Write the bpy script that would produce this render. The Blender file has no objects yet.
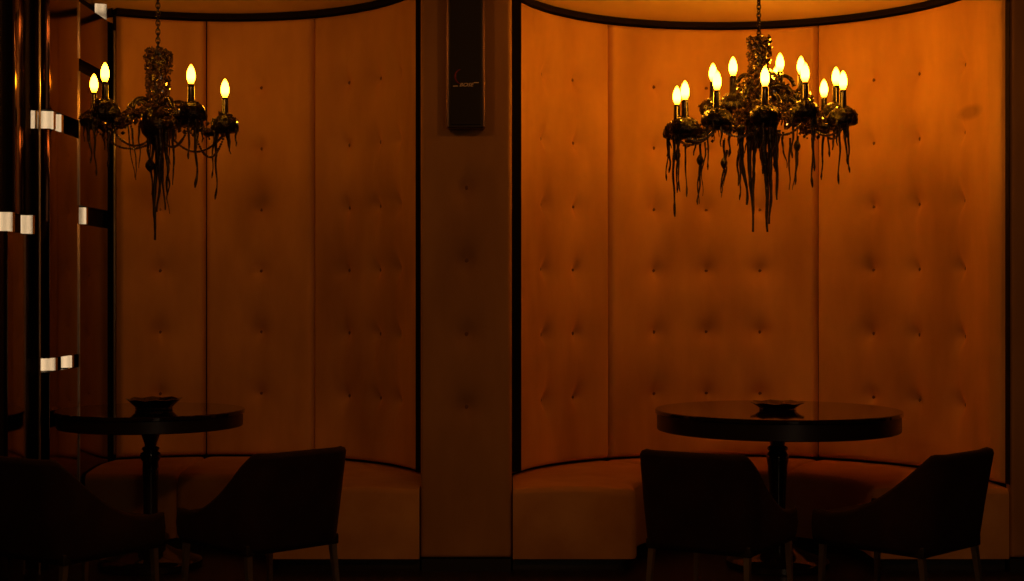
import bpy, math, random
from mathutils import Vector, Matrix, noise
R = math.radians
PI = math.pi
sc = bpy.context.scene
COL = sc.collection
F, HC, YH = 1450.0, 1.32, 290.5          # focal length in pixels, camera height, horizon row

# ------------------------------------------------------------------ materials
def mat(name, base, rough=.5, metal=0., sheen=0., sheen_tint=(1, 1, 1), coat=0., spec=.5):
    m = bpy.data.materials.new(name); m.use_nodes = True
    p = m.node_tree.nodes['Principled BSDF']
    p.inputs['Base Color'].default_value = (*base, 1)
    p.inputs['Roughness'].default_value = rough
    p.inputs['Metallic'].default_value = metal
    p.inputs['Sheen Weight'].default_value = sheen
    p.inputs['Sheen Tint'].default_value = (*sheen_tint, 1)
    p.inputs['Coat Weight'].default_value = coat
    p.inputs['Coat Roughness'].default_value = .05
    p.inputs['Specular IOR Level'].default_value = spec
    return m

def vary(m, c0, c1, scale=3., stretch=(1, 1, 1), detail=4., lo=.35, hi=.7, bump=0., bscale=60.):
    """two tones of the same stuff mixed by noise, plus an optional fine bump"""
    nt = m.node_tree; p = nt.nodes['Principled BSDF']
    tc = nt.nodes.new('ShaderNodeTexCoord'); mp = nt.nodes.new('ShaderNodeMapping')
    mp.inputs['Scale'].default_value = stretch
    n = nt.nodes.new('ShaderNodeTexNoise'); n.inputs['Scale'].default_value = scale
    n.inputs['Detail'].default_value = detail
    r = nt.nodes.new('ShaderNodeValToRGB')
    r.color_ramp.elements[0].position = lo; r.color_ramp.elements[0].color = (*c0, 1)
    r.color_ramp.elements[1].position = hi; r.color_ramp.elements[1].color = (*c1, 1)
    nt.links.new(tc.outputs['Object'], mp.inputs['Vector']); nt.links.new(mp.outputs[0], n.inputs['Vector'])
    nt.links.new(n.outputs['Fac'], r.inputs['Fac']); nt.links.new(r.outputs['Color'], p.inputs['Base Color'])
    if bump:
        b = nt.nodes.new('ShaderNodeTexNoise'); b.inputs['Scale'].default_value = bscale
        b.inputs['Detail'].default_value = 3
        bp = nt.nodes.new('ShaderNodeBump'); bp.inputs['Strength'].default_value = bump
        bp.inputs['Distance'].default_value = .01
        nt.links.new(tc.outputs['Object'], b.inputs['Vector']); nt.links.new(b.outputs['Fac'], bp.inputs['Height'])
        nt.links.new(bp.outputs['Normal'], p.inputs['Normal'])
    return m

def emitter(name, col, strength):
    m = bpy.data.materials.new(name); m.use_nodes = True
    nt = m.node_tree; nt.nodes.clear()
    o = nt.nodes.new('ShaderNodeOutputMaterial'); e = nt.nodes.new('ShaderNodeEmission')
    e.inputs['Color'].default_value = (*col, 1); e.inputs['Strength'].default_value = strength
    nt.links.new(e.outputs[0], o.inputs['Surface'])
    return m

M = {}
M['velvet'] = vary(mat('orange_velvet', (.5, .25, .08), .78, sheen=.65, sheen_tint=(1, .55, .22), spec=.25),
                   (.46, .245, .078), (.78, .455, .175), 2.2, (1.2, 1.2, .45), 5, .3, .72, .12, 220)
M['pilaster_velvet'] = vary(mat('shaded_orange_velvet', (.4, .2, .06), .78, sheen=.4, sheen_tint=(1, .55, .22), spec=.25),
                   (.30, .15, .05), (.52, .28, .10), 2.2, (1.2, 1.2, .45), 5, .3, .72, .12, 220)  # shade put into the velvet's colour, offsetting the added globes
M['seat_velvet'] = vary(mat('bench_velvet', (.42, .2, .06), .8, sheen=.5, sheen_tint=(1, .55, .25), spec=.25),
                        (.46, .22, .07), (.66, .36, .13), 4, (1, 1, 1), 5, .3, .72, .12, 220)
def stained(src, name, centre, radii):
    m = M[src].copy(); m.name = name; nt = m.node_tree; p = nt.nodes['Principled BSDF']
    tc = nt.nodes.new('ShaderNodeTexCoord'); mp = nt.nodes.new('ShaderNodeMapping'); mp.vector_type = 'TEXTURE'
    mp.inputs['Location'].default_value = centre; mp.inputs['Scale'].default_value = radii
    ln = nt.nodes.new('ShaderNodeVectorMath'); ln.operation = 'LENGTH'
    mr = nt.nodes.new('ShaderNodeMapRange'); mr.inputs['From Min'].default_value = .55; mr.inputs['From Max'].default_value = 1.1
    mr.inputs['To Min'].default_value = .6; mr.inputs['To Max'].default_value = 1.
    mu = nt.nodes.new('ShaderNodeVectorMath'); mu.operation = 'SCALE'
    src_s = p.inputs['Base Color'].links[0].from_socket
    nt.links.new(tc.outputs['Object'], mp.inputs['Vector']); nt.links.new(mp.outputs[0], ln.inputs[0])
    nt.links.new(ln.outputs['Value'], mr.inputs['Value']); nt.links.new(src_s, mu.inputs[0]); nt.links.new(mr.outputs[0], mu.inputs['Scale'])
    nt.links.new(mu.outputs[0], p.inputs['Base Color'])
    return m
M['button'] = mat('button_velvet', (.17, .07, .02), .6, sheen=.2, spec=.3)
M['chair_velvet'] = vary(mat('brown_velvet', (.022, .009, .006), .85, sheen=.06, sheen_tint=(.8, .4, .25), spec=.15),
                         (.014, .006, .004), (.028, .012, .008), 6, bump=.1, bscale=250)
M['resin'] = vary(mat('black_resin', (.012, .007, .005), .2, coat=.2, spec=.42), (.007, .004, .003), (.017, .009, .006), 30,
                  bump=.75, bscale=55)
M['wax'] = vary(mat('black_wax', (.008, .0045, .003), .24, spec=.36), (.005, .003, .002), (.010, .006, .004), 30, bump=.8, bscale=60)
M['crystal'] = mat('smoked_crystal', (.07, .038, .024), .05, coat=1., spec=1.)
M['candle'] = mat('black_candle_tube', (.012, .008, .006), .22, coat=.4)
M['lacquer'] = vary(mat('black_lacquer', (.011, .006, .005), .07, coat=.5), (.008, .005, .004), (.016, .008, .006), 5,
                    (1, 12, 1))
M['satin'] = mat('satin_black_wood', (.012, .007, .005), .34)
M['glass_black'] = mat('black_glass', (.006, .005, .005), .06, coat=.5)
M['chrome'] = mat('brushed_steel', (.72, .68, .60), .30, .95)
M['bevel'] = mat('clear_mirror', (.86, .83, .78), .04, 1.)
M['bronze'] = vary(mat('bronze_mirror', (.22, .12, .075), .10, 1.), (.20, .105, .065), (.24, .13, .08), 1.5)
M['trim'] = mat('dark_trim', (.009, .005, .004), .75, spec=.15)
M['wall'] = vary(mat('dark_wall_paint', (.018, .01, .007), .8), (.015, .0085, .006), (.021, .012, .008), 8, bump=.05)
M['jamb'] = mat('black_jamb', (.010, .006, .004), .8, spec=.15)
M['ceiling'] = vary(mat('cream_ceiling_paint', (.76, .56, .36), .75), (.72, .53, .34), (.8, .6, .39), 1.4, bump=.03)
M['roomceil'] = vary(mat('brown_ceiling_paint', (.12, .07, .04), .8), (.11, .065, .035), (.13, .075, .045), 2)
M['floor'] = vary(mat('black_floor_boards', (.018, .009, .006), .35), (.01, .005, .004), (.03, .014, .009), 4, (6, .6, 1), bump=.1)
M['plinth'] = mat('black_plinth', (.01, .006, .005), .5)
M['grille'] = vary(mat('black_grille_cloth', (.008, .006, .005), .7), (.005, .004, .004), (.014, .01, .008), 400, bump=.2, bscale=500)
M['rail'] = mat('copper_rail', (.30, .16, .08), .3, 1.)
M['badge'] = mat('badge_silver', (.65, .52, .38), .35, .6)
M['crescent'] = mat('crescent_red', (.22, .02, .012), .4)
M['pane'] = emitter('added_window_glow', (1, .68, .38), 1.0)  # glow of the unseen window added to light the mirror strips
_nt = M['pane'].node_tree; _e = next(n for n in _nt.nodes if n.type == 'EMISSION')
_tc = _nt.nodes.new('ShaderNodeTexCoord'); _wv = _nt.nodes.new('ShaderNodeTexWave'); _wv.inputs['Scale'].default_value = 2.6
_wv.inputs['Distortion'].default_value = 2.5; _wv.inputs['Detail'].default_value = 2; _wv.inputs['Detail Scale'].default_value = .3
_mr = _nt.nodes.new('ShaderNodeMapRange'); _mr.inputs['To Min'].default_value = .35; _mr.inputs['To Max'].default_value = 1.35  # bands in the added glow, made up to streak the mirror strips
_mp = _nt.nodes.new('ShaderNodeMapping'); _mp.inputs['Scale'].default_value = (1, 1, .06)
_nt.links.new(_tc.outputs['Object'], _mp.inputs['Vector']); _nt.links.new(_mp.outputs[0], _wv.inputs['Vector'])
_nt.links.new(_wv.outputs['Fac'], _mr.inputs['Value']); _nt.links.new(_mr.outputs[0], _e.inputs['Strength'])
M['frame'] = mat('added_window_frame', (.03, .02, .015), .5)

def bulb_mat(BULB):
    m = emitter('glowing_bulb', (1, .325, .0102), 1)
    nt = m.node_tree; e = next(n for n in nt.nodes if n.type == 'EMISSION')
    tc = nt.nodes.new('ShaderNodeTexCoord'); sx = nt.nodes.new('ShaderNodeSeparateXYZ')
    r = nt.nodes.new('ShaderNodeValToRGB'); el = r.color_ramp.elements
    el[0].position = 0; el[0].color = (.012, .012, .012, 1); el[1].position = .3; el[1].color = (1, 1, 1, 1)
    a = el.new(.78); a.color = (.9, .9, .9, 1); a = el.new(1.); a.color = (.02, .02, .02, 1)
    mu = nt.nodes.new('ShaderNodeMath'); mu.operation = 'MULTIPLY'; mu.inputs[1].default_value = BULB
    nt.links.new(tc.outputs['Generated'], sx.inputs[0]); nt.links.new(sx.outputs['Z'], r.inputs['Fac'])
    nt.links.new(r.outputs['Color'], mu.inputs[0]); nt.links.new(mu.outputs[0], e.inputs['Strength'])
    return m
M['bulb'] = bulb_mat(76.)
M['bulb_dim'] = bulb_mat(60.)
M['amber'] = emitter('amber_fill_glow', (1, .35, .06), 52)  # fill glow of the added globes out of view

# ------------------------------------------------------------------ mesh builder
class MB:
    def __init__(s): s.v = []; s.f = []
    def add(s, vs, fs):
        o = len(s.v); s.v += [tuple(p) for p in vs]; s.f += [tuple(i + o for i in f) for f in fs]; return s
    def box(s, x0, x1, y0, y1, z0, z1, b=0.):
        if b <= 0:
            vs = [(x, y, z) for z in (z0, z1) for y in (y0, y1) for x in (x0, x1)]
            return s.add(vs, [(0, 2, 3, 1), (4, 5, 7, 6), (0, 1, 5, 4), (2, 6, 7, 3), (0, 4, 6, 2), (1, 3, 7, 5)])
        n = 4; rings = []
        def ring(inset, z):
            pts = []
            for cx, cy, a0 in ((x1 - b, y1 - b, 0), (x0 + b, y1 - b, 90), (x0 + b, y0 + b, 180), (x1 - b, y0 + b, 270)):
                for k in range(n + 1):
                    a = R(a0 + 90 * k / n); r = b - inset
                    pts.append((cx + r * math.cos(a), cy + r * math.sin(a), z))
            return pts
        for k in range(n + 1):
            a = R(90 * k / n); rings.append(ring(b * (1 - math.sin(a)), z0 + b * (1 - math.cos(a))))
        for k in range(n + 1):
            a = R(90 * k / n); rings.append(ring(b * (1 - math.cos(a)), z1 - b + b * math.sin(a)))
        return s.loft(rings, True, True)
    def loft(s, rings, closed=True, caps=False):
        n = len(rings[0]); o = len(s.v)
        for r in rings: s.v += [tuple(p) for p in r]
        for i in range(len(rings) - 1):
            for j in range(n if closed else n - 1):
                k = (j + 1) % n
                s.f.append((o + i * n + j, o + i * n + k, o + (i + 1) * n + k, o + (i + 1) * n + j))
        if caps:
            s.f.append(tuple(o + j for j in reversed(range(n))))
            s.f.append(tuple(o + (len(rings) - 1) * n + j for j in range(n)))
        return s
    def lathe(s, prof, n=32, c=(0, 0, 0), wob=0., seed=0., fq=2.):
        rings = []
        for r, z in prof:
            ring = []
            for k in range(n):
                a = 2 * PI * k / n
                w = 1 + (wob * noise.noise(Vector((math.cos(a) * fq, math.sin(a) * fq, z * 25 + seed))) if wob else 0)
                ring.append((c[0] + r * w * math.cos(a), c[1] + r * w * math.sin(a), c[2] + z))
            rings.append(ring)
        return s.loft(rings, True, True)
    def tube(s, pts, rad, n=8):
        pts = [Vector(p) for p in pts]; m = len(pts)
        if not isinstance(rad, (list, tuple)): rad = [rad] * m
        rings = []; up = None
        for i, p in enumerate(pts):
            t = (pts[min(i + 1, m - 1)] - pts[max(i - 1, 0)]).normalized()
            if up is None:
                up = Vector((0, 0, 1)) if abs(t.z) < .9 else Vector((1, 0, 0))
            a = t.cross(up).normalized(); up = a.cross(t).normalized()
            rings.append([p + rad[i] * (math.cos(2 * PI * k / n) * a + math.sin(2 * PI * k / n) * up) for k in range(n)])
        return s.loft(rings, True, True)
    def ball(s, c, r, n=8, sz=1.):
        prof = [(max(r * math.sin(PI * k / n), r * .02), -r * sz * math.cos(PI * k / n)) for k in range(n + 1)]
        return s.lathe(prof, max(6, n), c)
    def gem(s, c, r, sq=1.):
        c = Vector(c); ax = [Vector(a) for a in ((1, 0, 0), (0, 1, 0), (0, 0, 1))]
        q = Matrix.Rotation(random.uniform(0, 6), 3, 'Z') @ Matrix.Rotation(random.uniform(0, 6), 3, 'X')
        k = [q @ a for a in ax]
        vs = [c + r * k[0], c - r * k[0], c + r * k[1], c - r * k[1], c + r * sq * k[2], c - r * sq * k[2]]
        return s.add(vs, [(0, 2, 4), (2, 1, 4), (1, 3, 4), (3, 0, 4), (2, 0, 5), (1, 2, 5), (3, 1, 5), (0, 3, 5)])
    def torus(s, c, R0, r0, rot, sx=1., n=14, k=6):
        vs = []; fs = []
        for i in range(n):
            a = 2 * PI * i / n
            for j in range(k):
                b = 2 * PI * j / k
                p = Vector(((R0 + r0 * math.cos(b)) * math.cos(a) * sx, r0 * math.sin(b), (R0 + r0 * math.cos(b)) * math.sin(a)))
                vs.append(Vector(c) + rot @ p)
        for i in range(n):
            for j in range(k):
                fs.append((i * k + j, i * k + (j + 1) % k, ((i + 1) % n) * k + (j + 1) % k, ((i + 1) % n) * k + j))
        return s.add(vs, fs)
    def build(s, name, m, parent=None, smooth=True, loc=None, angle=40):
        me = bpy.data.meshes.new(name); me.from_pydata(s.v, [], s.f); me.update()
        import bmesh
        bm = bmesh.new(); bm.from_mesh(me); bmesh.ops.recalc_face_normals(bm, faces=bm.faces[:])
        if smooth:
            for f in bm.faces: f.smooth = True
            for e in bm.edges:
                if len(e.link_faces) == 2 and e.calc_face_angle(0) > R(angle): e.smooth = False
        bm.to_mesh(me); bm.free()
        me.materials.append(M[m]); me.name = name
        o = bpy.data.objects.new(name, me); COL.objects.link(o)
        if parent: o.parent = parent
        if loc: o.location = loc
        return o

def tag(o, label, cat, group=None):
    o['label'] = label; o['category'] = cat
    if group: o['group'] = group
    return o
def thing(name, label, cat, loc=(0, 0, 0), rz=0., group=None):
    o = bpy.data.objects.new(name, None); COL.objects.link(o)
    o.location = loc; o.rotation_euler = (0, 0, rz); o.empty_display_size = .1
    return tag(o, label, cat, group)
def struct(name, b, m, smooth=False):
    o = b.build(name, m, smooth=smooth); o['kind'] = 'structure'; return o

# ------------------------------------------------------------------ layout
YA = 6.95                 # depth of both alcove centres
RA = 1.155                # radius of the padded curve
XR, XL = 1.14, -1.57      # alcove centres
YP = 6.80                 # front plane of the padded pilasters
ZS = .388                 # bench seat height
ZT = 2.785                # top of the padding
CR, CL = 2.82, 2.868      # alcove ceilings
XM = -2.18                # face of the mirrored wall
ZC = 3.5
ROWS = [.745, 1.088, 1.43, 1.772, 2.114, 2.455]

# --- room
struct('floor', MB().box(-2.6, 4.2, -2.8, 8.4, -.1, 0), 'floor')
struct('ceiling', MB().box(-2.6, 4.2, -2.8, YP + .05, ZC, ZC + .1), 'roomceil')
struct('wall_left', MB().box(-2.5, XM - .10, -2.8, 8.4, 0, ZC), 'wall')
struct('wall_right', MB().box(4.1, 4.2, -2.8, 8.4, 0, ZC), 'wall')
WX0, WX1, WZ0, WZ1 = 1.2, 2.6, .3, 3.3
b = MB()
b.box(-2.6, WX0, -2.8, -2.7, 0, ZC); b.box(WX1, 4.2, -2.8, -2.7, 0, ZC)
b.box(WX0, WX1, -2.8, -2.7, 0, WZ0); b.box(WX0, WX1, -2.8, -2.7, WZ1, ZC)
struct('wall_front', b, 'wall')
w = MB()
for x in (WX0 + .02, (WX0 + WX1) / 2, WX1 - .02): w.box(x - .025, x + .025, -2.76, -2.68, WZ0, WZ1)
for z in (WZ0 + .02, 1.2, 2.1, WZ1 - .02): w.box(WX0, WX1, -2.76, -2.69, z - .025, z + .025)
fr = struct('added_window_1', w, 'frame')  # unseen window, added to feed the mirror strips and lift front faces
p = MB().box(WX0, WX1, -2.78, -2.74, WZ0, WZ1).build('added_window_pane', 'pane', fr, smooth=False)

# --- curved shells behind the padding, jambs, header, alcove ceilings
def shell(xc, r, t, z0, z1, th0, th1, yf):
    """curved wall between angles (0 = straight back), straight on to depth yf"""
    ins, out = [], []
    n = 48
    for k in range(n + 1):
        a = R(th0 + (th1 - th0) * k / n)
        ins.append((xc + r * math.sin(a), YA + r * math.cos(a))); out.append((xc + (r + t) * math.sin(a), YA + (r + t) * math.cos(a)))
    if th0 <= -90: ins.insert(0, (xc - r, yf)); out.insert(0, (xc - r - t, yf))
    fl = .04 if xc > 0 else 0.
    if th1 >= 90: ins.append((xc + r + fl, yf)); out.append((xc + r + fl + t, yf))
    rings = [[(i[0], i[1], z0), (i[0], i[1], z1), (o[0], o[1], z1), (o[0], o[1], z0)] for i, o in zip(ins, out)]
    return MB().loft(rings, True, True)
RS = RA + .055
struct('wall_back', shell(XR, RS, .04, 0, CR + .05, -90, 90, YP + .06), 'jamb', True)
struct('wall_back.001', shell(XL, RS, .04, 0, CL + .05, -31, 90, YP + .06), 'jamb', True)
struct('trim_1', shell(XR, RA - .004, .06, ZT + .004, CR - .001, -90, 90, YP + .06), 'trim', True)
struct('trim_2', shell(XL, RA - .004, .06, 2.836, CL - .001, -31, 90, YP + .06), 'trim', True)
struct('ceiling.001', MB().box(-.07, XR + RS + .03, YP + .05, 8.3, CR, CR + .04), 'ceiling')
struct('ceiling.002', MB().box(XM - .1, -.37, YP + .05, 8.3, CL, CL + .04), 'ceiling')
b = MB()
b.box(XM - .1, -.436, YP, YP + .05, CL, ZC); b.box(.004, 2.334, YP, YP + .05, CR, ZC)
struct('wall_back.002', b, 'wall')
b = MB(); b.box(-.40, -.09, YP + .055, 7.3, .0, ZC); struct('wall_back.003', b, 'wall')
b = MB(); b.box(2.36, 4.1, YP + .055, 7.0, .0, ZC); struct('wall_back.004', b, 'wall')

# ------------------------------------------------------------------ padded panels
def padded(name, label, posfn, L, z0, z1, cols, rows, depth=.055, bulge=.012, seed=0., group=None, edge=.024, dimple=.05, m='velvet'):
    """posfn(s, d) gives the point d metres in front of the backing at arc length s"""
    ns = max(14, int(L / .0125)); nz = int((z1 - z0) / .0145)
    def samp(a, n, e0):      # finer near both edges
        u = [k / n for k in range(n + 1)]
        return [a * (x - .035 * math.sin(2 * PI * x) * 1.0) for x in u]
    S = samp(L, ns, edge); Z = [z0 + t for t in samp(z1 - z0, nz, edge)]
    bt = [(c, r) for c in cols for r in rows]
    def d(s, z):
        e = max(0., min(s, L - s)); ez = max(0., min(z - z0, z1 - z))
        q = lambda x, w: math.sqrt(max(0., 1 - (1 - min(x, w) / w) ** 2))
        v = depth * q(e, edge) * q(ez, edge)
        v += bulge * (math.sin(PI * min(1, max(0, s / L))) ** .6) * q(ez, .08)
        for c, r in bt:
            ds, dz = s - c, z - r
            if abs(ds) < .2 and abs(dz) < .26:
                rr = math.hypot(ds, dz)
                v -= dimple * math.exp(-(rr / .05) ** 1.2)
                v -= .008 * math.exp(-(ds / .026) ** 2) * math.exp(-(abs(dz) / .12) ** 1.6)
        env = q(e, .06) * q(ez, .06)
        v += env * (.0045 * noise.noise(Vector((s * 7 + seed, z * 1.8, seed))) + .0022 * noise.noise(Vector((s * 19, z * 5 + seed, 3.))))
        return v
    rings = []
    for z in Z:
        rings.append([(*posfn(s, d(s, z)), z) for s in S])
    mb = MB().loft(rings, False)
    # closed back
    n0 = len(mb.v); n = len(S)
    mb.loft([[(*posfn(s, -.003), z) for s in S] for z in (z0, z1)], False)
    top = (len(Z) - 1) * n
    for k in range(n - 1):
        mb.f.append((k, k + 1, n0 + k + 1, n0 + k)); mb.f.append((top + k, top + k + 1, n0 + n + k + 1, n0 + n + k))
    for i in range(len(Z) - 1):
        pass
    mb.f.append(tuple([i * n for i in range(len(Z))] + [n0 + n, n0]))
    mb.f.append(tuple([i * n + n - 1 for i in range(len(Z))] + [n0 + n + n - 1, n0 + n - 1]))
    xy = posfn(L / 2, 0)
    root = thing(name, label, 'wall panel', (xy[0], xy[1], z0), 0, group)
    off = Vector((xy[0], xy[1], z0))
    mb.v = [tuple(Vector(v) - off) for v in mb.v]
    mb.build('padding', m, root, angle=75)
    first = None
    for c, r in bt:
        dd = d(c, r)
        p0 = Vector((*posfn(c, dd + .002), r)) - off
        p1 = Vector((*posfn(c, dd + .012), r)) - off
        nrm = (p1 - p0).normalized()
        if first is None:
            k = MB(); prof = [(.0125, -.004), (.0135, 0), (.0125, .004), (.009, .0065), (.004, .0078), (.0005, .008)]
            k.lathe(prof, 14); first = k.build('button', 'button', root); bo = first
        else:
            bo = first.copy(); COL.objects.link(bo); bo.parent = root
        bo.location = p0; bo.rotation_euler = nrm.to_track_quat('Z', 'Y').to_euler()
    return root

ZTL = 2.832
def arc(xc, th0, r):
    def pos(s, d):
        th = R(th0) + s / RA
        if th <= PI / 2:
            return (xc + (r - d) * math.sin(th), YA + (r - d) * math.cos(th))
        return (xc + r - d + .36 * (th - PI / 2) * RA, YA - (th - PI / 2) * RA)
    return pos
def alen(a0, a1): return R(a1 - a0) * RA
RB = RA + .05
G = 'tall curved panels in the right alcove'
def apanel(xc, a0, a1, cols, label, seed, extra=0., zt=ZT, group=None):
    return padded('upholstered_section', label, arc(xc, a0, RB), alen(a0, a1) + extra, ZS + .010, zt,
                  [alen(a0, c) for c in cols], ROWS, seed=seed, group=group)
GP = 'buttoned velvet wall panels'
apanel(XR, -74, -31.6, (-43, -56.5), 'orange velvet wall section between the loudspeaker pilaster and the larger chandelier', 1., group=GP)
apanel(XR, -31.3, 27.3, (-17, -2.4, 12), 'wide orange velvet wall section directly behind the larger chandelier', 5., group=GP)
end_section = apanel(XR, 27.6, 90, (43, 57, 73.5), 'orange velvet wall section with a dark smudge, past the edge of the larger table', 9., .092, group=GP)
apanel(XL, 24.2, 72, (35, 47, 57), 'dim velvet wall section between the smaller chandelier and the loudspeaker pilaster, several button columns', 13., zt=ZTL, group=GP)
apanel(XL, -6.8, 23.9, (8,), 'narrow velvet wall section with one button column, second from the mirrors', 17., zt=ZTL, group=GP)
apanel(XL, -30.4, -7.1, (-19,), 'narrow velvet wall section behind the smaller chandelier, adjoining the mirrors', 21., zt=ZTL, group=GP)

def flat(x0):
    return lambda s, d: (x0 + s, YP + .05 - d)
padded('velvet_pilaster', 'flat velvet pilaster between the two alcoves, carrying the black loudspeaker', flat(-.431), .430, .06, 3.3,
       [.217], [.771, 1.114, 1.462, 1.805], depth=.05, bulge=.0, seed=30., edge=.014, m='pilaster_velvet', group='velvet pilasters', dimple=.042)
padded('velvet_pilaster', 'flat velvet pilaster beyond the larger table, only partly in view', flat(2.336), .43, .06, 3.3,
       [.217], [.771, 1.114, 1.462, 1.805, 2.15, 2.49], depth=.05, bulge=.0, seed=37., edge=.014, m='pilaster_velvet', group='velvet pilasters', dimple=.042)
struct('baseboard_back', MB().box(-.425, -.005, YP + .015, YP + .054, 0, .058), 'plinth')
struct('baseboard_back.001', MB().box(2.34, 2.76, YP + .015, YP + .054, 0, .058), 'plinth')

_pad = next(c for c in end_section.children if c.name.startswith('padding'))
M['velvet_stained'] = stained('velvet', 'orange_velvet_with_smudge', Vector((2.275, 7.17, 2.20)) - end_section.location, (.08, .14, .04))
_pad.data.materials[0] = M['velvet_stained']
# black strips put in for the shade in the corners between padding and pilasters
struct('shade_strip_1', MB().box(-.03, .046, 7.16, 7.20, ZS + .036, CR), 'jamb')
struct('shade_strip_2', MB().box(-.476, -.40, 7.16, 7.20, ZS + .036, CL), 'jamb')

struct('shade_strip_3', MB().box(2.3335, 2.3355, YP - .001, YP + .06, ZS + .02, CR), 'jamb')  # black strip standing in for the shaded groove at the outer pilaster

# ------------------------------------------------------------------ benches
def section(outer, inner, z0, z1, r=.04, e=.028, first=True):
    """cushion block between an outer and an inner plan line with rounded top edge and softened ends"""
    n = len(outer); acc = [0.]
    mid = [((o[0] + i[0]) / 2, (o[1] + i[1]) / 2) for o, i in zip(outer, inner)]
    for k in range(1, n): acc.append(acc[-1] + math.hypot(mid[k][0] - mid[k - 1][0], mid[k][1] - mid[k - 1][1]))
    L = acc[-1]; rings = []
    for k in range(n):
        dd = max(0., min(acc[k] if first else 9, L - acc[k])); q = 1 - math.sqrt(max(0, 1 - (1 - min(dd, e) / e) ** 2))
        zt = z1 - .03 * q; ins = .03 * q
        o = Vector(outer[k]); i = Vector(inner[k]); w = (o - i).length; u = (o - i) / w
        ring = []
        def P(a, z): ring.append((i.x + u.x * a, i.y + u.y * a, z))
        P(ins + .006, z0); P(ins, z0 + .012)
        for m in range(7):
            t = R(90 * m / 6); P(ins + r * (1 - math.cos(t)), zt - r + r * math.sin(t))
        for m in range(1, 9):
            f = m / 9; P(ins + r + (w - r - ins) * f, zt + .012 * math.sin(PI * f) + .003 * noise.noise(Vector((k * .35, m * .6, L))))
        P(w, zt); P(w, z0)
        rings.append(ring)
    return MB().loft(rings, True, True)

def ring_pts(xc, r, a0, a1, ends=True):
    n = max(10, int(abs(a1 - a0) / 2)); pts = []
    # dense near the ends
    for k in range(n + 1):
        u = k / n; u = u - .10 * math.sin(2 * PI * u); a = a0 + (a1 - a0) * u
        if a > 90: pts.append((xc + r, YA - (R(a - 90)) * .85))
        elif a < -90: pts.append((xc - r, YA - (R(-90 - a)) * .85))
        else: pts.append((xc + r * math.sin(R(a)), YA + r * math.cos(R(a))))
    return pts
EX = 10.0     # degrees standing for the short straight run to the pilaster plane
def local(mb, c): mb.v = [(v[0] - c[0], v[1] - c[1], v[2] - c[2]) for v in mb.v]; return mb
ro, ri = RA + .042, .553
c = (XR, 7.7, 0)
def clamp(pts, lo, hi): return [(min(max(p[0], lo), hi), p[1]) for p in pts]
bench = thing('booth_bench', 'orange velvet half-ring bench around the larger table', 'bench', c)
for a0, a1 in ((-90 - EX, -31.5), (-31.5, 27.5), (27.5, 90 + EX)):
    local(section(clamp(ring_pts(XR, ro, a0, a1), .004, 2.332), ring_pts(XR, ri, a0, a1), .06, ZS), c).build('seat_section', 'seat_velvet', bench, angle=60)
pl = section(clamp(ring_pts(XR, ro - .01, -97, 97), .004, 2.332), ring_pts(XR, ri + .05, -97, 97), 0, .058, .004, .004)
local(pl, c).build('plinth', 'plinth', bench)
c = (XL, 7.7, 0)
bench = thing('booth_bench', 'orange velvet curved bench behind the smaller table, running up to the mirrors', 'bench', c)
ril = .41
def inner_left(a0, a1, r):
    o = ring_pts(XL, ro, a0, a1); n = len(o)
    out = []
    for k, p in enumerate(ring_pts(XL, r, a0, a1)):
        u = k / (n - 1); u = u - .10 * math.sin(2 * PI * u); a = a0 + (a1 - a0) * u
        if a < 0:
            x = XL + (XM + .012 - XL) * (a / -30.4); p = (x, YA + r)
        out.append(p)
    return out
for a0, a1 in ((-30.4, -7.0), (-7.0, 24.0), (24.0, 90 + EX)):
    local(section(clamp(ring_pts(XL, ro, a0, a1), XM, -.436), inner_left(a0, a1, ril), .06, ZS, first=a0 > -30), c).build('seat_section', 'seat_velvet', bench, angle=60)
pl = section(clamp(ring_pts(XL, ro - .01, -30, 97), XM, -.436), inner_left(-30, 97, ril + .05), 0, .058, .004, .004)
local(pl, c).build('plinth', 'plinth', bench)

# ------------------------------------------------------------------ tables
def table(x, y, rad, apron, label, kind):
    t = thing('pedestal_table', label, 'table', (x, y, 0), 0, 'round pedestal tables')
    zt = .75
    MB().lathe([(rad - .09, zt - .022), (rad - .004, zt - .022), (rad + .001, zt - .018), (rad + .001, zt - .004), (rad - .003, zt), (.001, zt)], 96).build('tabletop', 'lacquer', t)
    MB().lathe([(rad - .035, zt - .0225), (rad - .008, zt - .0225), (rad - .008, zt - apron + .004), (rad - .012, zt - apron), (rad - .03, zt - apron), (rad - .035, zt - apron + .004)], 96).build('apron', 'satin', t)
    if kind == 'round':
        prof = [(.05, zt - .024), (.05, zt - .05), (.047, .63), (.036, .59), (.034, .578), (.048, .57), (.05, .56), (.042, .55),
                (.052, .535), (.054, .52), (.05, .50), (.046, .48), (.045, .45), (.040, .36), (.037, .27), (.040, .22), (.052, .21), (.054, .19), (.045, .172)]
    else:
        prof = [(.05, zt - .024), (.05, zt - .05), (.044, .63), (.030, .59), (.027, .575), (.040, .568), (.042, .56), (.034, .55),
                (.048, .54), (.050, .53), (.046, .515), (.037, .50), (.038, .46), (.036, .38), (.034, .28), (.036, .22), (.048, .21), (.05, .19), (.042, .175)]
    MB().lathe(prof, 40).build('column', 'lacquer', t)
    base = [(.05, .176), (.06, .168), (.085, .15), (.092, .13), (.08, .11), (.075, .10), (.12, .075), (.19, .05), (.235, .04), (.245, .03), (.245, .004), (.24, 0)]
    MB().lathe(base, 56).build('base', 'lacquer', t)
    return t
table(1.273, 6.95, .584, .097, 'larger round black table under the larger chandelier', 'round')
table(-1.732, 6.95, .444, .080, 'smaller round black table beside the mirrored wall', 'vase')

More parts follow.
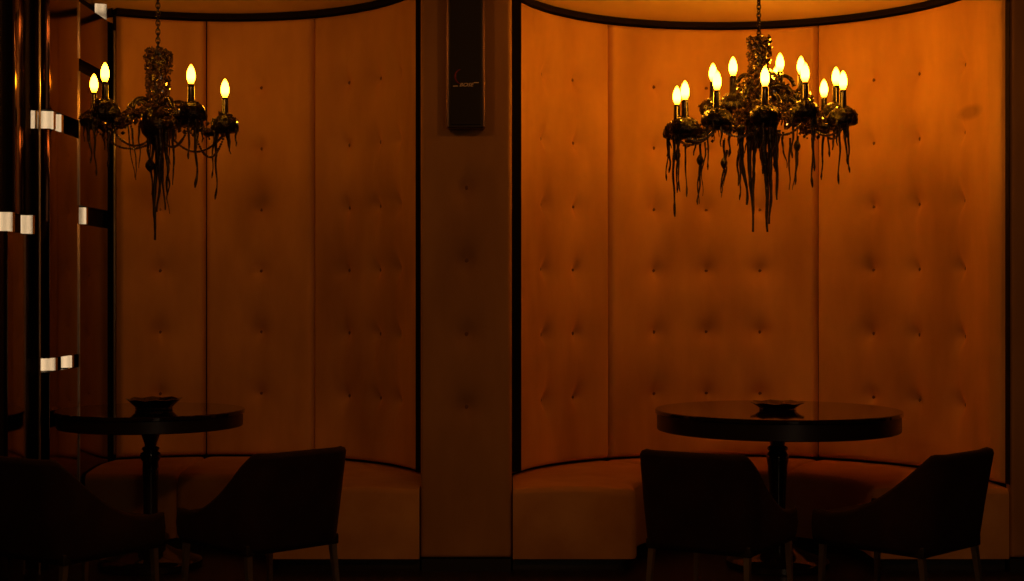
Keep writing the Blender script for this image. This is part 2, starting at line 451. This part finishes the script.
def bowl(x, y, label, rt, rb, h, ph):
    n = 16; b = MB(); rings = []
    def ring(r, z, wav=0., dz=0.):
        out = []
        for k in range(n):
            a = 2 * PI * k / n + ph; odd = k % 2
            out.append((r * (1 - wav * odd) * math.cos(a), r * (1 - wav * odd) * math.sin(a), z - dz * odd))
        return out
    rings = [ring(rb * .9, 0), ring(rb, .003), ring(rb * .98, h * .25, .02), ring(rt * .86, h * .72, .04), ring(rt, h, .05, .006),
             ring(rt * .95, h + .001, .05, .006), ring(rt * .78, h * .7, .03), ring(rb * .82, h * .3), ring(rb * .7, h * .22)]
    b.loft(rings, True, True)
    return tag(b.build('faceted_bowl', 'glass_black', None, True, (x, y, .75), 15), label, 'bowl', 'black glass bowls')
bowl(1.273, 6.95, 'black faceted glass bowl on the larger table', .136, .09, .038, .1)
bowl(-1.715, 6.95, 'black faceted glass bowl on the smaller table by the mirrors', .134, .09, .054, .3)

# ------------------------------------------------------------------ tub chairs
def chair_parts(root):
    w, l = .235, .26           # half width, half length (outer, at the seat)
    rc = .09                   # rear corner radius
    path = []                  # plan line from front of the left arm round the back to the right arm
    for k in range(15): path.append((-w, l - (2 * l - rc) * k / 15))
    for k in range(9):
        a = R(180 + 90 * k / 8); path.append((-w + rc + rc * math.cos(a), -l + rc + rc * math.sin(a)))
    for k in range(1, 8): path.append((-w + rc + (2 * w - 2 * rc) * k / 8, -l))
    half = path[:]; path = half + [(-x, y) for x, y in reversed(half[:-4])][0:]
    # mirrored exactly
    left = [p for p in half if p[0] < -1e-6]; mid = [p for p in half if abs(p[0]) <= 1e-6]
    path = left + mid + [(-x, y) for x, y in reversed(left)]
    z0 = .315; zb = .70; zf = .435
    n = len(path); rings = []
    for k, (x, y) in enumerate(path):
        a = Vector(path[max(0, k - 1)]); b = Vector(path[min(n - 1, k + 1)]); t = (b - a).normalized()
        nr = Vector((t.y, -t.x))                    # outward
        if nr.dot(Vector((x, y))) < 0: nr = -nr
        f = (y + l) / (2 * l)                       # 0 back .. 1 front
        g = min(1, max(0, (f - .07) / .86)); g = 1 - (1 - g) ** 2.1
        zt = zb + (zf - zb) * g + .012 * max(0, (f - .82) / .18)
        th = .055 - .01 * f
        if k in (0, n - 1): ins = .016
        elif k in (1, n - 2): ins = .003
        else: ins = 0
        ring = []
        def P(d, z):
            h = (z - z0) / (zb - z0); back = max(0, 1 - f * 1.25)
            lx = nr * (d + .012 * h)
            ring.append((x + lx.x, y + lx.y - .045 * h * h * back - .012 * h, z))
        P(-.02 - ins, z0 - .003); P(-.008 - ins, z0); P(-ins, z0 + .018); P(.006 - ins, z0 + (zt - z0) * .5); P(-ins, zt - .022)
        for m in range(5):
            u = R(180 * m / 4); P(-th / 2 + (th / 2 - ins) * math.cos(u), zt - .02 + (.02 - ins * .4) * math.sin(u))
        P(-th + ins, zt - .03); P(-th + ins, z0 + (zt - z0) * .5); P(-th + ins, z0)
        rings.append(ring)
    MB().loft(rings, True, True).build('backrest', 'chair_velvet', root, angle=60)
    MB().box(-w + .04, w - .04, -l + .04, l - .004, z0 + .03, .43, .028).build('seat', 'chair_velvet', root, angle=60)
    MB().box(-w + .015, w - .015, -l + .02, l - .02, z0 - .012, z0 + .03, .006).build('seat_frame', 'plinth', root)
    for sx in (-1, 1):
        for fy in (-1, 1):
            x, y = sx * (w - .035), fy * (l - .04) - (.0 if fy > 0 else .0)
            dx, dy = sx * .012, (.01 if fy > 0 else -.04)
            rings = []
            for z, h in ((z0 - .01, .012), (.16, .0095), (.0, .008)):
                q = 1 - z / z0
                cx, cy = x + dx * q, y + dy * q
                rings.append([(cx - h, cy - h, z), (cx + h, cy - h, z), (cx + h, cy + h, z), (cx - h, cy + h, z)])
            MB().loft(rings, True, True).build('leg', 'chrome', root, smooth=False)
def copy_tree(o):
    c = o.copy(); COL.objects.link(c)
    for ch in o.children:
        d = ch.copy(); COL.objects.link(d); d.parent = c
    return c
CHAIRS = [(-1.705, 5.66, 33, 'dark velvet tub chair beside the mirrored wall, only partly in view'),
          (-1.02, 5.85, -44, 'dark velvet tub chair at the smaller table, turned to face the mirrors'),
          (.84, 5.82, 31, 'dark velvet tub chair at the larger table, standing toward the loudspeaker pilaster, seen from behind'),
          (1.548, 5.81, -44, 'dark velvet tub chair at the larger table, standing toward the cut-off outer pilaster')]
proto = None
for x, y, a, lab in CHAIRS:
    if proto is None:
        proto = thing('tub_chair', lab, 'chair', group='tub chairs'); chair_parts(proto); o = proto
    else: o = copy_tree(proto)
    o['label'] = lab; o.location = (x, y, 0); o.rotation_euler = (0, 0, -R(a))

# ------------------------------------------------------------------ chandeliers
def world(px, y, D): return Vector(((px - 512) * D / F, D, HC + (YH - y) * D / F))
def drip(mb, p, ln, r0, rnd, bend=0.):
    n = max(5, int(ln / .018)); pts = []; rad = []
    ph = rnd.uniform(0, 9)
    for k in range(n + 1):
        u = k / n
        sway = .010 * noise.noise(Vector((ph, u * 3, 0))) + bend * u * u
        pts.append((p[0] + sway, p[1] + .010 * noise.noise(Vector((ph, u * 3, 7))), p[2] - ln * u))
        lump = 1 + .35 * noise.noise(Vector((ph * 3, u * ln * 45, 1)))
        rad.append(max(.0011, r0 * (1.2 - .85 * u) * lump + (r0 * .45 if .86 < u < .97 else 0)))
    mb.tube(pts, rad, 7)

def chandelier(name, label, xc, zceil, arms, ztop, zmid, rcol, drips, long_arms, seed, strands, upper):
    rnd = random.Random(seed); random.seed(seed)
    root = thing(name, label, 'chandelier', (xc, YA, zceil), 0, 'dripping black chandeliers')
    O = Vector((xc, YA, zceil))
    # ceiling cap and chain
    MB().lathe([(.001, 0), (.06, -.002), (.058, -.012), (.035, -.03), (.012, -.042), (.001, -.045)], 24).build('ceiling_cap', 'candle', root)
    ch = MB(); z = -.045; k = 0; hgt = zceil - ztop
    while z > -hgt + .0:
        ch.torus((0, 0, z - .011), .0155, .0042, Matrix.Rotation(R(90 * (k % 2) + 20), 3, 'Z'), .62); z -= .021; k += 1
    ch.build('chain', 'resin', root)
    zt = -hgt; zm = zmid - zceil
    # central column under its crust of crystals
    col = MB().lathe([(.004, zt + .006), (.03, zt), (rcol * .82, zt - .01), (rcol * .8, zt - .05), (rcol * .62, zt - .09), (rcol * .6, zt - .2), (rcol * .75, zm + .06),
                      (rcol * 1.25, zm + .02), (rcol * 1.45, zm - .02), (rcol * 1.2, zm - .07), (rcol * .6, zm - .11), (rcol * .3, zm - .14), (.008, zm - .16)], 28, wob=.22, seed=seed)
    col.build('central_column', 'resin', root, angle=60)
    cr = MB()
    for k in range(420):
        u = rnd.random(); z = zt - .004 - u * (zt - zm - .02)
        r = rcol * (.98 if u < .32 else .86) * rnd.uniform(.82, 1.08); a = rnd.uniform(0, 2 * PI)
        cr.gem((r * math.cos(a), r * math.sin(a), z), rnd.uniform(.006, .0125), rnd.uniform(.8, 1.7))
    o = cr.build('crystal_crust', 'crystal', root, smooth=False); o['kind'] = 'stuff'
    tips = []
    for i, (px, y, dd) in enumerate(arms):
        c = world(px, y, YA + dd) - O                    # bulb centre, local
        hd = Vector((c.x, c.y, 0)); r = hd.length; hd.normalize()
        up = upper and i >= upper
        zc = c.z - .185                                  # under the cup
        za = (zm + (.13 if up else .0))
        pts = []; rad = []
        n = 18
        P0, P1, P2, P3 = (hd * rcol * .8 + Vector((0, 0, za)), hd * (r * .42) + Vector((0, 0, za + .10)), hd * (r * .72) + Vector((0, 0, min(za, zc) - .14)), Vector((c.x, c.y, zc + .02)))
        for k in range(n + 1):
            u = k / n
            q = P0 * (1 - u) ** 3 + 3 * P1 * u * (1 - u) ** 2 + 3 * P2 * u * u * (1 - u) + P3 * u ** 3
            pts.append(q); rad.append(.0175 * (1 + .45 * noise.noise(Vector((u * 14, i * 3.1, seed)))))
        am = MB().tube(pts, rad, 8)
        arm = am.build('arm', 'resin', root, angle=70)
        # crust of beads on the arm
        be = MB()
        for k in range(150 if not up else 100):
            q = pts[rnd.randrange(2, n + 1)]; d = Vector((rnd.gauss(0, 1), rnd.gauss(0, 1), rnd.gauss(.3, .9))).normalized()
            be.gem(q + d * rnd.uniform(.012, .055), rnd.uniform(.006, .014), rnd.uniform(.8, 1.6))
        for k in range(34):
            a = rnd.uniform(0, 2 * PI); q = rnd.uniform(.018, .07)
            be.gem((c.x + q * math.cos(a), c.y + q * math.sin(a), zc + .058 - 9.5 * q * q + rnd.uniform(-.002, .006)), rnd.uniform(.004, .009), rnd.uniform(.8, 1.5))
        o = be.build('crystal_beads', 'crystal', arm, smooth=False); o['kind'] = 'stuff'
        # scroll curling from the arm
        sp = []
        for k in range(15):
            u = k / 14; a = u * 4.6; rr = .065 * (1 - .75 * u)
            sp.append(pts[6] + hd * (math.cos(a) * rr - .05) + Vector((0, 0, math.sin(a) * rr + .03)))
        MB().tube(sp, [.0115 - .005 * k / 14 for k in range(15)], 6).build('scroll', 'resin', arm, angle=70)
        # drip cup: wax-laden dome
        cup = MB(); cr_ = .068 * rnd.uniform(.92, 1.08)
        cup.lathe([(.016, .058), (.03, .054), (.05, .04), (.064, .018), (.068, -.004), (.064, -.022), (.05, -.030), (.03, -.026), (.02, -.04), (.001, -.045)], 40,
                  (0, 0, 0), .22, seed + i * 2.3, 4.)
        cup.v = [(v[0] * cr_ / .068 + c.x, v[1] * cr_ / .068 + c.y, v[2] + zc) for v in cup.v]
        cup.build('drip_cup', 'wax', arm, angle=70)
        tips.append(Vector((c.x, c.y, zc)))
        # wax drips below the cup
        lens = long_arms.get(i, None)
        nd = rnd.randint(5, 8) if lens is None else len(lens) + 3
        for k in range(nd):
            dm = MB()
            a = rnd.uniform(0, 2 * PI); q = rnd.uniform(.6, .95) * cr_
            ln = rnd.uniform(.05, .15) if (lens is None or k >= len(lens)) else lens[k]
            drip(dm, (c.x + q * math.cos(a), c.y + q * math.sin(a), zc - .010), ln, rnd.uniform(.0048, .0082), rnd, rnd.uniform(-.012, .012))
            dm.build('wax_drip', 'resin', arm, angle=80)
        # candle tube and bulb
        MB().lathe([(.001, -.132), (.02, -.132), (.017, -.118), (.0155, -.06), (.0155, -.05), (.0125, -.046), (.001, -.046)], 18, (c.x, c.y, c.z)).build('candle_tube', 'candle', arm)
        bl = MB().lathe([(.001, -.05), (.0095, -.048), (.0115, -.04), (.017, -.027), (.0195, -.013), (.0195, -.003), (.017, .012), (.0125, .025), (.008, .035), (.0035, .043), (.0006, .046)], 12)
        bo = bl.build('bulb', 'bulb' if upper else 'bulb_dim', arm, loc=(c.x, c.y, c.z)); bo['label'] = 'glowing candle bulb'
    # bead strands between cups
    for i, j, sag in strands:
        A, B = tips[i] if i >= 0 else Vector((0, 0, zm - .02)), tips[j] if j >= 0 else Vector((0, 0, zm - .02))
        sm = MB(); L = (B - A).length; n = int((L + sag) / .014)
        for k in range(n + 1):
            u = k / n; q = A.lerp(B, u) + Vector((0, 0, -.03 - sag * 4 * u * (1 - u)))
            sm.ball(q, rnd.uniform(.0055, .0075), 5)
        o = sm.build('bead_strand', 'crystal', root); o['kind'] = 'stuff'
    # long ropes of wax from the middle
    for px, y0, px1, y1, r, dd in drips:
        a = world(px, y0, YA + dd) - O; b = world(px1, y1, YA + dd) - O
        dm = MB(); n = 26; pts = []; rad = []; ph = rnd.uniform(0, 20)
        for k in range(n + 1):
            u = k / n; q = a.lerp(b, u)
            q += Vector((.016 * noise.noise(Vector((ph, u * 2.6, 0))), .012 * noise.noise(Vector((ph, u * 2.6, 5))), 0)) * min(1, 4 * u)
            pts.append(q); rad.append(max(.0013, r * (1.1 - .75 * u) * (1 + .4 * noise.noise(Vector((ph, u * 14, 2))))))
        dm.tube(pts, rad, 8); dm.build('wax_rope', 'resin', root, angle=80)
    return root, O, tips

RARMS = [(677, 95, .12), (685, 90, -.15), (717, 80, -.32), (765, 76, -.42), (805, 72, -.33), (843, 80, -.12), (824, 88, .28), (751, 92, .42),
         (836, 76, .10), (776, 75, .36), (713, 72, .22), (733, 66, -.10), (780, 62, .10), (801, 65, .22)]
RDR = [(742, 125, 746, 205, .013, -.30), (748, 120, 753, 232, .012, -.33), (756, 125, 752, 214, .010, -.28), (757, 118, 755, 190, .009, -.36),
       (764, 130, 768, 232, .014, -.36), (769, 125, 771, 224, .013, -.40), (774, 125, 778, 200, .012, -.36), (779, 130, 776, 172, .008, -.30),
       (740, 130, 738, 186, .009, -.2), (762, 122, 764, 180, .012, -.2), (783, 132, 786, 168, .006, -.1), (790, 138, 789, 190, .006, -.1),
       (798, 136, 793, 190, .006, .0), (700, 140, 699, 204, .006, .05), (705, 142, 702, 196, .004, .05), (724, 140, 722, 193, .006, 0.),
       (727, 150, 725, 186, .005, .1), (770, 120, 768, 165, .012, -.1), (751, 120, 749, 162, .014, -.1)]
rr, RO, rt = chandelier('chandelier', 'larger black dripping chandelier with two tiers of candle bulbs, over the larger table', 1.183, CR, RARMS, 2.535, 2.16, .056, RDR,
                        {0: (.30, .22, .18), 1: (.40, .28), 2: (.22, .16), 3: (.22, .16, .25), 4: (.26, .2), 5: (.30, .24, .2), 6: (.26, .3), 8: (.2,)}, 7,
                        [(0, 2, .05), (2, 3, .05), (3, 4, .06), (4, 5, .06), (1, 2, .04), (6, 5, .05)], 8)
# drop pendants on the larger chandelier
for px, y, dd in ((677, 155, -.05), (700, 160, .05), (724, 163, .0), (797, 146, .0), (741, 152, -.15)):
    q = world(px, y, YA + dd) - RO
    pb = MB().lathe([(.002, .05), (.003, .028), (.010, .02), (.017, .004), (.017, -.006), (.011, -.02), (.004, -.03), (.001, -.036)], 12, q, .15, px)
    pb.tube([q + Vector((0, 0, .05)), q + Vector((.004, 0, .12))], .003, 6)
    drip(pb, q - Vector((0, 0, .03)), random.uniform(.1, .2), .0055, random, random.uniform(-.02, .015))
    pb.build('drop_pendant', 'resin', rr, angle=70)

LARMS = [(94, 83, .10), (105, 72, -.22), (191, 74, -.30), (225, 88, .0), (166, 87, .34)]
LDR = [(156, 130, 156, 240, .013, -.05), (160, 128, 159, 212, .012, -.08), (166, 130, 167, 195, .011, -.05), (152, 130, 151, 195, .008, .0),
       (162, 130, 164, 210, .009, .02), (174, 128, 173, 185, .007, -.1), (148, 128, 149, 165, .010, -.05), (157, 125, 156, 180, .018, -.02),
       (132, 128, 137, 180, .005, -.1), (128, 126, 134, 178, .004, -.12), (168, 175, 170, 214, .004, .0), (139, 126, 140, 168, .005, -.1)]
lr, LO, lt = chandelier('chandelier', 'smaller black dripping chandelier with five candle arms, over the smaller table', -1.697, CL, LARMS, 2.475, 2.14, .062, LDR,
                        {0: (.20, .26), 1: (.24, .12), 2: (.33, .2, .12), 3: (.34, .24, .12), 4: (.2,)}, 23,
                        [(1, -1, .10), (-1, 2, .10), (2, 3, .14), (3, 4, .1), (0, 4, .1)], 0)
q = world(150, 165, YA - .05) - LO
pb = MB().lathe([(.002, .05), (.004, .03), (.014, .022), (.023, .004), (.023, -.008), (.014, -.022), (.004, -.032), (.001, -.036)], 14, q, .15, 3)
pb.tube([q + Vector((0, 0, .05)), q + Vector((.006, 0, .16))], .003, 6)
pb.build('drop_pendant', 'resin', lr, angle=70)

# ------------------------------------------------------------------ unseen globe lamps added to brighten pilasters, benches and lower walls
for x, lab in ((-1.3, 'added amber fill globe, out of view on the side of the mirrors'), (1.0, 'added amber fill globe, out of view before the larger table')):
    t = thing('added_fill_globe', lab, 'lamp', (x, 3.5, ZC), 0, 'added amber fill globes')
    MB().lathe([(.001, 0), (.05, -.002), (.05, -.02), (.001, -.03)], 20).build('ceiling_cap', 'candle', t)
    MB().tube([(0, 0, -.025), (0, 0, -.5)], .004, 6).build('cord', 'candle', t)
    MB().lathe([(.001, -.49), (.03, -.495), (.035, -.54), (.001, -.545)], 20).build('socket', 'candle', t)
    MB().ball((0, 0, -.645), .11, 18).build('globe', 'amber', t)

# ------------------------------------------------------------------ loudspeaker on the pilaster
sp = thing('column_speaker', 'slim black column loudspeaker mounted high on the velvet pilaster', 'loudspeaker', (-.2135, 6.77, 2.07))
hw = .083
MB().box(-hw, hw, -.085, .022, 0, .95, .006).build('cabinet', 'plinth', sp)
MB().box(-hw + .012, hw - .012, -.093, -.080, .012, .94, .005).build('grille', 'grille', sp)
for sx in (-1, 1):
    MB().box(sx * hw - .005, sx * hw + .005, -.090, .0, .004, .946, .002).build('side_rail', 'rail', sp)
cv = bpy.data.curves.new('lettering', 'FONT'); cv.body = 'BOSE'; cv.size = .030; cv.shear = .35; cv.extrude = .001; cv.align_x = 'CENTER'
to = bpy.data.objects.new('lettering', cv); COL.objects.link(to)
me = bpy.data.meshes.new_from_object(to.evaluated_get(bpy.context.evaluated_depsgraph_get()))
bpy.data.objects.remove(to)
lg = bpy.data.objects.new('lettering', me); COL.objects.link(lg); me.materials.clear(); me.materials.append(M['badge'])
lg.parent = sp; lg.rotation_euler = (R(90), 0, 0); lg.location = (.002, -.0935, .190); lg.scale = (.9, .75, 1)
k = MB().box(-.058, -.036, -.0945, -.0925, .1895, .1925); k.box(.038, .060, -.0945, -.0925, .2055, .2085)
k.build('badge_line', 'badge', sp, smooth=False)
pts = [(-.018 + .03 * math.cos(R(a)), -.0935, .235 + .034 * math.sin(R(a))) for a in range(100, 261, 10)]
MB().tube(pts, [.001 + .0035 * math.sin(PI * k / 16) for k in range(17)], 6).build('crescent_mark', 'crescent', sp)

# ------------------------------------------------------------------ mirrored wall on the left
GM = 'bronze mirrors on the side wall'
def mpanel(y0, y1, z0, z1, label, yaw=0., edges=(), rec=0.):
    h = (y1 - y0) / 2; loc = (XM - .05 - rec, (y0 + y1) / 2, z0)
    slab = MB().box(-.02 + rec, .05, -h, h, 0, z1 - z0, .003)
    if not edges:
        t = tag(slab.build('bronze_mirror', 'bronze', None, angle=50, loc=loc), label, 'mirror', GM); t.rotation_euler = (0, 0, R(yaw))
        return t
    t = thing('bronze_mirror', label, 'mirror', loc, R(yaw), GM)
    slab.build('mirror_slab', 'bronze', t, angle=50)
    for e in edges:
        MB().box(.046, .054, e * h - .004, e * h + .004, .0, z1 - z0, .0015).build('edge_strip', 'chrome', t)
    return t
mpanel(7.305, 7.82, .0, 1.655, 'bronze mirror panel next to the padded wall, below the lower bright gap', .0, (-1,))
mpanel(7.305, 7.82, 1.75, 2.425, 'bronze mirror panel next to the padded wall, between its two gaps', .0, (-1,))
mpanel(7.305, 7.82, 2.49, 2.775, 'short bronze mirror panel at the top, next to the padded wall', .0, (-1,))
mpanel(6.84, 7.30, .0, .935, 'middle bronze mirror panel behind the table edge, below the lowest bright strip', .0)
mpanel(6.84, 7.30, 1.0, 2.085, 'middle bronze mirror panel between the lowest and the highest bright strips', .0)
mpanel(6.84, 7.30, 2.175, ZC - .02, 'middle bronze mirror panel above the highest bright strip', .0)
mpanel(6.20, 6.63, .0, 1.575, 'bronze mirror panel of the outermost column, below its wide bright gap', 6)
mpanel(6.49, 6.69, 1.665, ZC - .02, 'bronze mirror panel of the outermost column, above its wide bright gap', 6, rec=.055)
def rod(y, z0, z1, label):
    tag(MB().box(XM - .006, XM + .006, y - .005, y + .005, z0, z1, .002).build('metal_strip', 'chrome', None), label, 'trim', 'thin upright steel strips')
tag(MB().box(XM - .014, XM - .005, 6.715, 6.725, 0, ZC - .02, .002).build('metal_strip', 'chrome', None), 'thin upright steel strip in the dark slot between the two nearest mirror columns', 'trim', 'thin upright steel strips')
tag(MB().box(XM - .012, XM - .0, 7.965, 7.975, ZS + .03, 2.75, .002).build('metal_strip', 'chrome', None), 'thin upright steel strip where the mirrors meet the padded wall', 'trim', 'thin upright steel strips')

CAM = Vector((0, 0, HC)); WIN = Vector(((WX0 + WX1) / 2, -2.74, 0))
def insert(y, z0, z1, label, x0=XM - .098, x1=XM - .002, aim=0.):
    zc = (z0 + z1) / 2
    P = Vector((x1, y, zc)); d = (CAM - P).normalized(); e = (WIN + Vector((aim, 0, 1.75)) - P).normalized()
    n = (d + e).normalized(); h = Vector((n.x, n.y, 0)); lean = -n.z / h.length; h.normalize(); t = Vector((-h.y, h.x, 0))   # along the face, away from the wall
    a = P - t * ((x1 - x0) / t.x)
    def ring(z):
        o = h * (z - zc) * lean
        return [(a.x + o.x, a.y + o.y, z), (P.x + o.x, P.y + o.y, z), (P.x, P.y + .03 + abs(lean) * (z1 - z0), z), (a.x, P.y + .03 + abs(lean) * (z1 - z0), z)]
    return tag(MB().loft([ring(z0), ring(z1)], True, True).build('mirror_strip', 'bevel', None, smooth=False), label, 'mirror', 'small clear mirror strips')
insert(6.335, 1.578, 1.662, 'bright clear mirror strip in the outermost column, only partly in view')
insert(6.60, 1.578, 1.662, 'small bright clear mirror strip, second in the gap of the outermost column', XM - .05)
insert(6.90, 2.088, 2.172, 'bright clear mirror strip in the upper gap of the middle mirror column', XM - .098, aim=.2)
insert(7.02, 2.088, 2.172, 'small clear mirror strip in the upper gap, between the wider one and the chandelier', XM - .03, aim=-.3)
insert(6.93, .938, .998, 'bright clear mirror strip in the low gap above the table edge', XM - .07)
insert(7.19, .938, .998, 'dimmer clear mirror strip, second in the low gap above the table', XM - .05, aim=.55)
insert(7.43, 1.66, 1.745, 'narrow bright mirror strip in the gap beside the padded wall', XM - .045, aim=.1)
insert(7.81, 2.78, 3.3, 'pale clear mirror strip at the top edge of the photo beside the alcove ceiling', XM - .06)

# ------------------------------------------------------------------ camera, world, view
cam = bpy.data.cameras.new('camera'); co = bpy.data.objects.new('camera', cam); COL.objects.link(co)
co.location = (0, 0, HC); co.rotation_euler = (R(90), 0, 0)
cam.sensor_width = 36; cam.lens = F / 1024 * 36; cam.clip_start = .05; cam.clip_end = 60
sc.camera = co
wd = bpy.data.worlds.new('world'); sc.world = wd; wd.use_nodes = True
wd.node_tree.nodes['Background'].inputs[0].default_value = (.01, .007, .005, 1)
wd.node_tree.nodes['Background'].inputs[1].default_value = .2
sc.view_settings.view_transform = 'Standard'; sc.view_settings.look = 'None'
sc.view_settings.gamma = 1; sc.view_settings.exposure = 0; sc.view_settings.use_curve_mapping = False
sc.cycles.use_denoising = True
sc.cycles.max_bounces = 8; sc.cycles.diffuse_bounces = 5; sc.cycles.glossy_bounces = 5
sc.cycles.sample_clamp_indirect = 4.0
sc.cycles.use_light_tree = True
